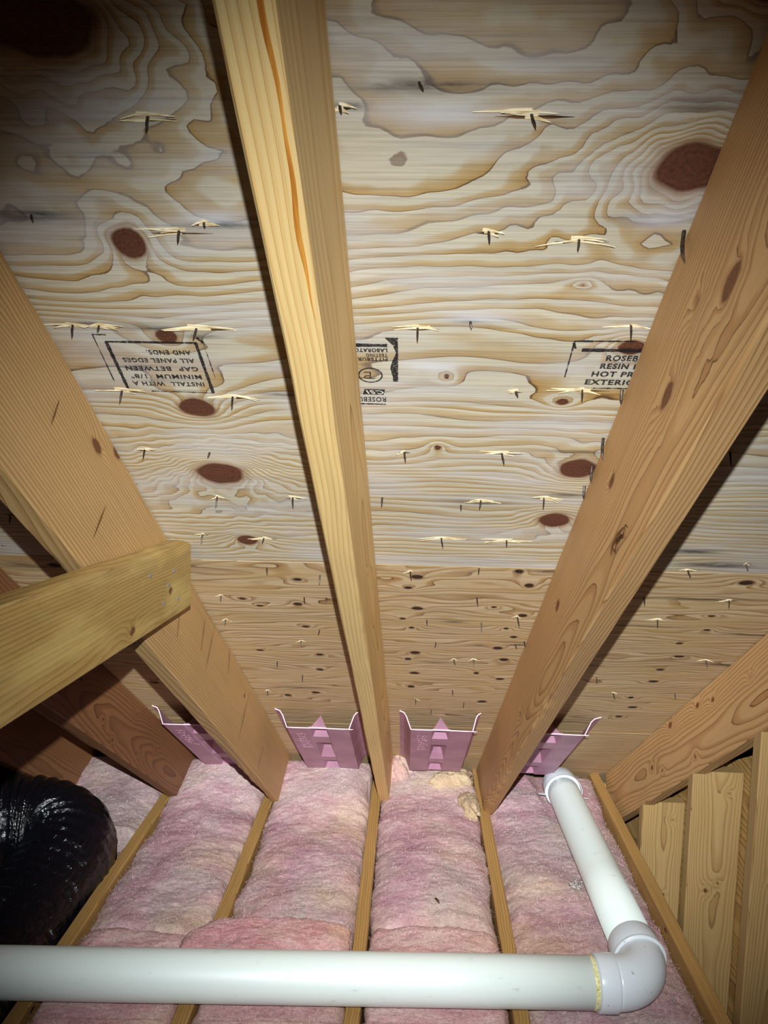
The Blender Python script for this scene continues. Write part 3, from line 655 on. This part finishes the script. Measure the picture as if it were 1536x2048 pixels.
def batt(name, x0, x1, y0, y1, base, crown, seed, mat, label, ends=(0, 0), far=None, edge=.015, over=None, tuft=(), rough=1.0, group=None, step=.0055, lumps=()):
    nu = int((x1-x0)/step); nv = int((y1-y0)/step)
    U_, W_ = np.meshgrid(np.linspace(0, 1, nu+1), np.linspace(0, 1, nv+1))
    yv = y0+(y1-y0)*W_
    yv = yv+(W_ < .5)*0
    eL = edge*fbm(yv*7, yv*0+1, seed, 4); eR = edge*fbm(yv*7, yv*0+8, seed+2, 4)
    xa = x0+eL; xb = x1+eR
    if over is not None:
        xa = xa-over(yv, 0); xb = xb+over(yv, 1)
    X = xa+(xb-xa)*U_
    Y = yv+np.where(W_ < .5, (1-W_*2)**6, (W_*2-1)**6)*.03*fbm(X*9, X*0, seed+4, 3)
    e = 1-np.abs(2*U_-1)**3.2
    Z = base+crown*e-.016*(np.abs(2*U_-1)**14)*(1+1.2*fbm(Y*6, U_*2, seed+13, 2))
    Z = Z+rough*(.016*fbm(X*6, Y*5, seed, 2)+.0045*fbm(X*16, Y*20, seed+5, 3)+.0030*fbm(X*75, Y*75, seed+6, 3))
    if far is not None: Z = Z+far(X, Y)
    for lx, ly, lr, lh in lumps:
        Z = Z+lh*np.exp(-(((X-lx)/lr)**2+((Y-ly)/lr)**2))
    # rounded ends
    for s_, on in ((0, ends[0]), (1, ends[1])):
        if on:
            dd = (W_ if s_ == 0 else 1-W_)*(y1-y0); Z = Z-.05*on*np.clip(1-dd/.05, 0, 1)**3
    roofz = (D-.012-math.sin(TH)*Y)/math.cos(TH)
    lim = np.minimum(pipe_limit(X, Y), roofz-.02)
    Z = np.minimum(Z, lim+.0015*fbm(X*70, Y*80, seed, 2))
    tf = np.zeros(X.shape)
    for tx, ty, tr_, ta in tuft: tf = np.maximum(tf, ta*np.exp(-(((X-tx)/tr_)**2+((Y-ty)/tr_)**2)))
    tf = np.clip(tf*(1+.8*fbm(X*14, Y*14, seed+8, 3))+.9*np.clip(fbm(X*5, Y*4, seed+9, 3), 0, 1)+.35*np.abs(2*U_-1)**6, 0, 1)
    v = np.stack([X, Y, Z+CZ], -1).reshape(-1, 3)
    i = np.arange(v.shape[0]).reshape(X.shape)
    f = np.stack([i[:-1, :-1], i[:-1, 1:], i[1:, 1:], i[1:, :-1]], -1).reshape(-1, 4).tolist()
    per = np.concatenate([i[0, :-1], i[:-1, -1], i[-1, :0:-1], i[:0:-1, 0]]); n = len(per); b = len(v)
    low = v[per].copy(); xm, ym = (x0+x1)/2, (y0+y1)/2
    low[:, 2] = np.minimum(low[:, 2]-.006, .03 if over is None else 9); 
    zfloor = .0008 if over is None else None
    if over is None:
        low[:, 2] = zfloor; low[:, 0] = np.clip(low[:, 0], x0+.001, x1-.001)
    else: low[:, 2] = v[per][:, 2]-.028
    v = np.concatenate([v, low]); tfe = np.concatenate([tf.ravel(), tf.ravel()[per]])
    for q in range(n):
        q2 = (q+1) % n; f.append((int(per[q2]), int(per[q]), b+q, b+q2))
    f.append(tuple(range(b, b+n))[::-1])
    me = mesh(name, v, f, mat, True, {'tuft': tfe})
    o = thing(name, me, label, 'insulation', group)
    # loose fibres standing off the wool
    rs = np.random.RandomState(seed); cnt = int(5200*(x1-x0)*(y1-y0)*(2 if True else 1)); fv = []; ff = []
    top = X.size; idx = rs.randint(0, top, cnt)
    loc = o.location
    for q in idx:
        p = Vector(v[q])-loc
        ang = rs.rand()*2*math.pi; L_ = .006+.016*rs.rand()**2; w_ = .00028
        dx_, dy_ = math.cos(ang), math.sin(ang)*.6; up_ = rs.rand()*.6
        m1 = p+Vector((dx_*L_*.5, dy_*L_*.5, up_*L_*.5+.0012)); m2 = p+Vector((dx_*L_, dy_*L_, up_*L_*.35+.001))
        sd = Vector((-dy_, dx_, 0)).normalized()*w_
        b_ = len(fv); fv += [p+sd, p-sd, m1+sd, m1-sd, m2]; ff += [(b_, b_+1, b_+3, b_+2), (b_+2, b_+3, b_+4)]
    fo = obj('fibres', mesh('fibres', [tuple(q) for q in fv], ff, M['fibre']), o); fo['kind'] = 'stuff'
    return o
def farlift(y0, amt, xc=None, w_=1):
    def f(X, Y):
        t = np.clip((Y-y0)/.32, 0, 1); t = t*t*(3-2*t)
        return amt*t*(1 if xc is None else (.35+.65*np.exp(-((X-xc)/w_)**2)))
    return f
G = None
batt('insulation_batt', -.869, -.535, 1.93, 3.02, -H-.006, .016, 101, M['batt'], 'far pink batt in the bay right of the black duct', ends=(.3, 1), far=farlift(2.55, .10, -.72, .14), tuft=[(-.6, 2.3, .10, .7), (-.56, 2.0, .06, .6)])
batt('insulation_batt', -.868, -.536, .95, 1.922, -H-.004, .020, 102, M['batt_hot'], 'near pink batt under the left end of the horizontal pipe', ends=(.3, .6))
batt('insulation_batt', -.487, -.139, 1.80, 3.03, -H-.004, .022, 103, M['batt'], 'far pink batt between left and centre joists', ends=(.2, 1), far=farlift(2.5, .075), tuft=[(-.22, 2.5, .12, .8), (-.2, 2.1, .08, .5)], lumps=[(-.18, 2.2, .12, .012)])
batt('insulation_batt', -.487, -.139, .95, 1.78, -H-.002, .018, 104, M['batt_hot'], 'near rosy batt between left and centre joists', ends=(.2, .2), tuft=[(-.25, 1.55, .08, .6)])
batt('insulation_batt', -.485, -.140, 1.775, 1.975, -H+.018, .020, 105, M['batt_hot'], 'folded batt end flopped over the left joist behind the horizontal pipe', ends=(.1, .45),
     over=lambda y, s_: (.100*np.clip((y-1.77)/.06, 0, 1)*np.clip((1.99-y)/.10, 0, 1)**.5 if s_ == 0 else -.004+0*y), tuft=[(-.17, 1.93, .05, .8)])
batt('insulation_batt', -.092, .257, 1.99, 3.03, -H-.002, .026, 106, M['batt'], 'far pink batt in the bay under the centre rafter foot', ends=(.5, 1), far=farlift(2.62, .05), tuft=[(.14, 2.9, .10, 1), (.1, 2.5, .1, .4), (.22, 2.3, .08, .5)], lumps=[(.07, 2.25, .13, .012)])
batt('insulation_batt', -.093, .257, .95, 1.978, -H+.000, .024, 107, M['batt_hot'], 'near rosy batt between centre and right joists', ends=(.2, .35), tuft=[(.2, 1.9, .06, .5)])
batt('insulation_batt', .304, .730, .95, 3.03, -H-.030, .024, 108, M['batt'], 'long pink batt beneath the white pipe on the right', ends=(.2, 1), far=farlift(2.6, .03), tuft=[(.36, 1.95, .12, 1), (.4, 2.2, .10, .6)], edge=.008)
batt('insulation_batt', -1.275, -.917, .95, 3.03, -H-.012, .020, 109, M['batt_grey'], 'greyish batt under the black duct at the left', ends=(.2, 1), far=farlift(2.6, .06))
# loose torn tufts against the chutes
def tuft_lump(x, y, z, rx, ry, rz, rot, seed, mat, label):
    n, m_ = 44, 28; vs = []
    for i in range(m_+1):
        th = math.pi*i/m_
        for k in range(n):
            ph = 2*math.pi*k/n; d = np.array([math.sin(th)*math.cos(ph), math.sin(th)*math.sin(ph), math.cos(th)])
            r = 1+.34*float(fbm(np.array(d[0]*2+d[2]), np.array(d[1]*2), seed, 3))+.16*float(noise(np.array(d[0]*9), np.array(d[1]*9+d[2]*7), seed+2))
            p = Vector((d[0]*rx*r, d[1]*ry*r, d[2]*rz*r)); p = Matrix.Rotation(rot, 3, 'Z') @ p
            vs.append((x+p.x, y+p.y, z+CZ+p.z))
    fs = [(i*n+k, (i+1)*n+k, (i+1)*n+(k+1) % n, i*n+(k+1) % n) for i in range(m_) for k in range(n)]
    yy = np.array([v_[0]*12+v_[1]*9 for v_ in vs])
    me = mesh('insulation_tuft', vs, fs, mat, True, {'tuft': np.clip(.6+.6*noise(yy, yy*0, seed), 0, 1)})
    return thing('insulation_tuft', me, label, 'insulation')
M['tuft'] = batt_mat('yellowed_glass_wool', [(140, 112, 100), (170, 144, 126), (188, 168, 140), (204, 192, 176)], yellow=.35, grey=.5)
tuft_lump(.165, 2.80, -1.328, .085, .045, .050, .35, 5, M['tuft'], 'yellowed torn tuft of wool curled before the centre-right chute')
tuft_lump(-.035, 2.84, -1.315, .055, .06, .075, 0, 6, M['batt'], 'small pink tuft beside the centre rafter foot')
tuft_lump(-.66, 2.86, -1.315, .11, .07, .085, -.3, 7, M['batt'], 'pink tuft stuffed beneath the leftmost chute')
tuft_lump(.225, 2.66, -1.350, .035, .09, .035, .1, 8, M['tuft'], 'yellowed strip of wool along the dark-streaked joist')

# ---------------------------------------------------------------- vent chutes
OFF = .060
def chute(xl, xr, a0, label, right_fl=.045, left_fl=.035, seed=0):
    """pink foam chute: flat strip from xl to xr, OFF below the deck, flanges up to the deck"""
    T = .0022; a1 = a0+.60
    root = empty('vent_chute', ROOF @ Matrix.Translation((0, a0, 0)))
    tag(root, label, 'vent chute', None)
    prof = [(xl-left_fl, .0035), (xl-left_fl*.62, .009), (xl-left_fl*.40, .022), (xl, OFF)]
    mid = [(xl+(xr-xl)*t, OFF) for t in (.28, .34)]+[(xl+(xr-xl)*t, OFF) for t in (.34, .64)]
    profR = [(xr, OFF), (xr+right_fl*.42, .020), (xr+right_fl*.62, .010), (xr+right_fl, .0035)]
    mb = MB(); n = 36
    def strip(pr, along):
        for i in range(len(pr)-1):
            (xa, da), (xb, db) = pr[i], pr[i+1]
            for j in range(len(along)-1):
                y0_, y1_ = along[j], along[j+1]
                q = [(xa, y0_, D-da), (xb, y0_, D-db), (xb, y1_, D-db), (xa, y1_, D-da)]
                q2 = [(p[0], p[1], p[2]+T) for p in q]
                mb.add(q+q2, [(0, 1, 2, 3), (4, 7, 6, 5), (0, 4, 5, 1), (1, 5, 6, 2), (2, 6, 7, 3), (3, 7, 4, 0)])
    al = [0, a1-a0]
    strip(prof, al); strip(profR, al)
    c0, c1 = xl+(xr-xl)*.36, xl+(xr-xl)*.63                    # centre channel, with pyramid stand-offs
    strip([(xl, OFF), (c0-.004, OFF), (c0, OFF-.003)], al); strip([(c1, OFF-.003), (c1+.004, OFF), (xr, OFF)], al)
    pyr = [(.018, .118, .46), (.20, .41, .42), (.47, .64, .40)]; edges = [0]
    cm = (c0+c1)/2
    for s_, e_, _k in pyr:
        e_ = min(e_, a1-a0-.01)
        strip([(c0, OFF-.003), (c1, OFF-.003)], [edges[-1], s_]); edges.append(e_)
        ap = (cm, s_+(e_-s_)*_k, D-.004); b4 = [(c0, s_, D-OFF+.003), (c1, s_, D-OFF+.003), (c1, e_, D-OFF+.003), (c0, e_, D-OFF+.003)]
        up4 = [(p[0], p[1], p[2]+T) for p in b4]; ap2 = (ap[0], ap[1], ap[2]+T*.8)
        mb.add(b4+[ap], [(0, 1, 4), (1, 2, 4), (2, 3, 4), (3, 0, 4)]); mb.add(up4+[ap2], [(1, 0, 4), (2, 1, 4), (3, 2, 4), (0, 3, 4)])
    if edges[-1] < a1-a0: strip([(c0, OFF-.003), (c1, OFF-.003)], [edges[-1], a1-a0])
    obj('chute_body', mb.build('chute_body', M['foam']), root)
    # torn pale cut edge
    eb = MB(); full = prof+[(xl+(xr-xl)*t, OFF+.0006*math.sin(t*9)) for t in (.1, .3, .5, .7, .9)]+profR
    eb.ring_tube([(p[0], -.0008+.0006*math.sin(i*2.3), D-p[1]+T/2) for i, p in enumerate(full)], .0017, 6)
    if True: eb.ring_tube([(xr-.002, -.001, D-OFF+.001), (xr+.006, -.0015, D-OFF-.0005), (xr+.013, -.001, D-OFF+.0005)], [.0017, .0013, .0006], 6)
    e_o = obj('cut_edge', eb.build('cut_edge', M['foam_edge']), root); e_o['label'] = 'pale cut edge'
    # pressed lettering, too small to read in the photograph
    tb = MB(); r = random.Random(seed+3)
    for ln in range(7):
        a_ = .075+ln*.030; x_ = xl+.022+r.uniform(-.003, .003)
        while x_ < xl+.022+r.uniform(.022, .034):
            pts = [(x_+r.uniform(0, .004), a_+r.uniform(-.009, .009), D-OFF-.0004) for _ in range(3)]
            tb.ring_tube(pts, .00055, 4); x_ += .0055
    obj('pressed_marks', tb.build('pressed_marks', M['foam_text']), root)
    return root
m = NT('foam_cut_edge', .6, .4); m.b.inputs['Base Color'].default_value = lin((236, 200, 216)); M['foam_edge'] = m.m
chute(.008, .197, 2.375, 'pink foam vent chute between centre and right rafters', seed=1, right_fl=.026, left_fl=.036)
chute(-.378, -.184, 2.400, 'pink foam vent chute between left and centre rafters', seed=2, right_fl=.030, left_fl=.044)
chute(.355, .536, 2.375, 'pink foam vent chute above the far end of the white pipe', seed=3, right_fl=.055, left_fl=.030)
chute(-.772, -.585, 2.412, 'shadowed pink foam vent chute between the two leftmost rafters', seed=4, right_fl=.04, left_fl=.045)

# ---------------------------------------------------------------- white pipe run
root = empty('vent_pipe', Matrix.Translation(V(.585, 1.722, -H)))
tag(root, 'white plastic pipe with an elbow running across the joists', 'pipe')
def part(name, me, label=None):
    o = obj(name, me, root); o.matrix_parent_inverse = root.matrix_world.inverted()
    if label: o['label'] = label
    return o
PC = V(.590, 1.7215, PIPE_Z)
d1 = Vector((-1, -.041, 0)).normalized(); d2 = Vector((-.0225, 1, 0)).normalized()
RB = .088
def hub(mb, p, d, L_, r0_, r1_, n=48):
    mb.ring_tube([p, p+d*.001, p+d*(L_-.002), p+d*L_, p+d*(L_+.0001)], [r1_*.985, r1_, r1_, r1_-.002, r0_-.002], n)
mb = MB(); mb.ring_tube([PC+d1*(RB+.02+t) for t in (0, .4, .8, 1.2, 1.6, 2.2)], .057, 64); part('pipe', mb.build('pipe', M['pvc'], True), 'horizontal pipe')
mb = MB(); mb.ring_tube([PC+d2*(RB+.03+t) for t in (0, .3, .6, .8, .88)], .057, 64); part('pipe', mb.build('pipe', M['pvc'], True), 'pipe running back to the eave')
mb = MB(); c_ = PC+d1*RB+d2*RB; pts = []
for i in range(25):
    t = math.pi/2*i/24; pts.append(c_-d2*RB*math.cos(t)-d1*RB*math.sin(t))
mb.ring_tube(pts, .0595, 64); el = part('elbow', mb.build('elbow', M['pvc_fit'], True), 'glossy elbow')
def sub(name, me, par, label=None):
    o = obj(name, me, par); o.matrix_parent_inverse = par.matrix_world.inverted(); o.matrix_world = Matrix.Identity(4)
    if label: o['label'] = label
    return o
bpy.context.view_layer.update()
for o in list(root.children): o.matrix_world = Matrix.Identity(4)
bpy.context.view_layer.update()
def cuff(p, d, L_, R_):
    mb = MB(); mb.ring_tube([p+d*t for t in (0, .0015, .003, L_-.003, L_-.001, L_)], [R_-.004, R_-.0005, R_, R_, R_-.0008, R_-.004], 64); return mb
sub('elbow_socket', cuff(PC+d1*(RB-.002), d1, .047, .0640).build('elbow_socket', M['pvc_fit'], True), el)
sub('elbow_socket', cuff(PC+d2*(RB-.002), d2, .058, .0640).build('elbow_socket', M['pvc_fit'], True), el)
mb = cuff(PC+d1*(RB+.0455), d1, .012, .0578); part('cement_band', mb.build('cement_band', M['glue'], True), 'yellowed cement band at the joint').matrix_world = Matrix.Identity(4)
mb = cuff(PC+d2*(RB-.010), d2, .010, .0665); part('socket_rim', mb.build('socket_rim', M['pvc_fit'], True)).matrix_world = Matrix.Identity(4)
fe = part('end_socket', cuff(PC+d2*.97, d2, .070, .0640).build('end_socket', M['pvc_fit'], True)); fe.matrix_world = Matrix.Identity(4)
# strap over the far end
mb = MB(); q = PC+d2*.97; pts = []
sdx = Vector((1, 0.02, 0)); upz = Vector((0, 0, 1))
pts = [q-sdx*.088+upz*-.008, q-sdx*.068+upz*-.010]
for i in range(17):
    t = math.pi*(1.05-1.1*i/16); pts.append(q+sdx*.066*math.cos(t)+upz*.066*math.sin(t))
pts += [q+sdx*.070+upz*-.020, q+sdx*.092+upz*-.022]
vs = []
for p in pts:
    vs += [p-d2*.006, p+d2*.006, p+d2*.006+(p-q).normalized()*.0018, p-d2*.006+(p-q).normalized()*.0018]
mb.add(vs, [(4*i+a, 4*i+4+a, 4*i+4+(a+1) % 4, 4*i+(a+1) % 4) for i in range(len(pts)-1) for a in range(4)])
part('pipe_strap', mb.build('pipe_strap', M['pvc_fit'])).matrix_world = Matrix.Identity(4)

# ---------------------------------------------------------------- black flexible duct
path = [(-1.10, .9), (-1.10, 1.2), (-1.10, 1.5), (-1.10, 1.75), (-1.095, 1.95), (-1.075, 2.1), (-1.055, 2.22), (-1.10, 2.32), (-1.22, 2.32), (-1.42, 2.22), (-1.8, 2.0)]
pp = np.array(path); zz = [-1.452, -1.452, -1.452, -1.445, -1.42, -1.385, -1.35, -1.315, -1.275, -1.235, -1.235]; tt = np.concatenate([[0], np.cumsum(np.linalg.norm(np.diff(pp, axis=0), axis=1))])
n = 560; ts = np.linspace(0, tt[-1], n)
def smooth_interp(ts, tt, v_):
    y = np.interp(ts, tt, v_); ker = np.hanning(61); ker /= ker.sum(); return np.convolve(np.pad(y, 30, 'edge'), ker, 'valid')
px, py = smooth_interp(ts, tt, pp[:, 0]), smooth_interp(ts, tt, pp[:, 1])
pz = smooth_interp(ts, tt, zz); Rv = np.interp(pz, [-1.45, -1.36, -1.24], [.168, .160, .138]); SQ = np.interp(pz, [-1.45, -1.34], [.56, .95]); nr = 96; vs = np.zeros((n, nr, 3))
for i in range(n):
    i0, i1 = max(i-1, 0), min(i+1, n-1); tx, ty = px[i1]-px[i0], py[i1]-py[i0]; l_ = math.hypot(tx, ty); tx /= l_; ty /= l_
    ang = np.linspace(0, 2*np.pi, nr, endpoint=False)
    wr = fbm(ts[i]*22+0*ang+np.cos(ang)*1.2, np.sin(ang)*2.5+0*ang, 77, 3)
    r = Rv[i]+.0035*np.cos(2*np.pi*ts[i]/.030)*(.7+.5*np.sin(ang*2+ts[i]*3))+.008*wr
    r = r*(1-.03*(np.sin(ang) < -.8))
    vs[i, :, 0] = px[i]+ty*np.cos(ang)*r; vs[i, :, 1] = py[i]-tx*np.cos(ang)*r; vs[i, :, 2] = np.maximum(pz[i]+np.sin(ang)*r*SQ[i], -1.549)+CZ
ii = np.arange(n*nr).reshape(n, nr); jj = np.roll(ii, -1, 1)
f = np.stack([ii[:-1], ii[1:], jj[1:], jj[:-1]], -1).reshape(-1, 4).tolist(); f += [tuple(range(nr)), tuple(range((n-1)*nr, n*nr))[::-1]]
thing('flexible_duct', mesh('flexible_duct', vs.reshape(-1, 3), f, M['duct'], True), 'fat wrinkled glossy black plastic duct lying at the left', 'duct')

# ---------------------------------------------------------------- little debris
mb = MB(); r = random.Random(9)
for q in range(40):
    p = Vector((r.gauss(0, .012), r.gauss(0, .010), abs(r.gauss(0, .003)))); d = Vector((r.uniform(-1, 1), r.uniform(-1, 1), r.uniform(0, .8))).normalized()
    mb.ring_tube([V(.512, 2.20, -H+.006)+p, V(.512, 2.20, -H+.006)+p+d*.006, V(.512, 2.20, -H+.006)+p+d*.010], [.0012, .0016, .0003], 5)
m = NT('pale_lint', .9, .2); m.l(m.ramp(m.noise(200), [(.4, lin((70, 72, 66))), (.6, lin((216, 214, 206)))]), m.b.inputs['Base Color'])
thing('lint_clump', mb.build('lint_clump', m.m), 'small grey and white lint clump on the wool beside the white pipe', 'debris')
mb = MB(); mb.ring_tube([V(.086, 2.072, -H+.032), V(.090, 2.064, -H+.037), V(.096, 2.052, -H+.037), V(.099, 2.046, -H+.034)], [.001, .0032, .0030, .001], 6)
thing('wood_chip', mb.build('wood_chip', M['joist']), 'small brown wood chip on the wool between the centre joists', 'debris')
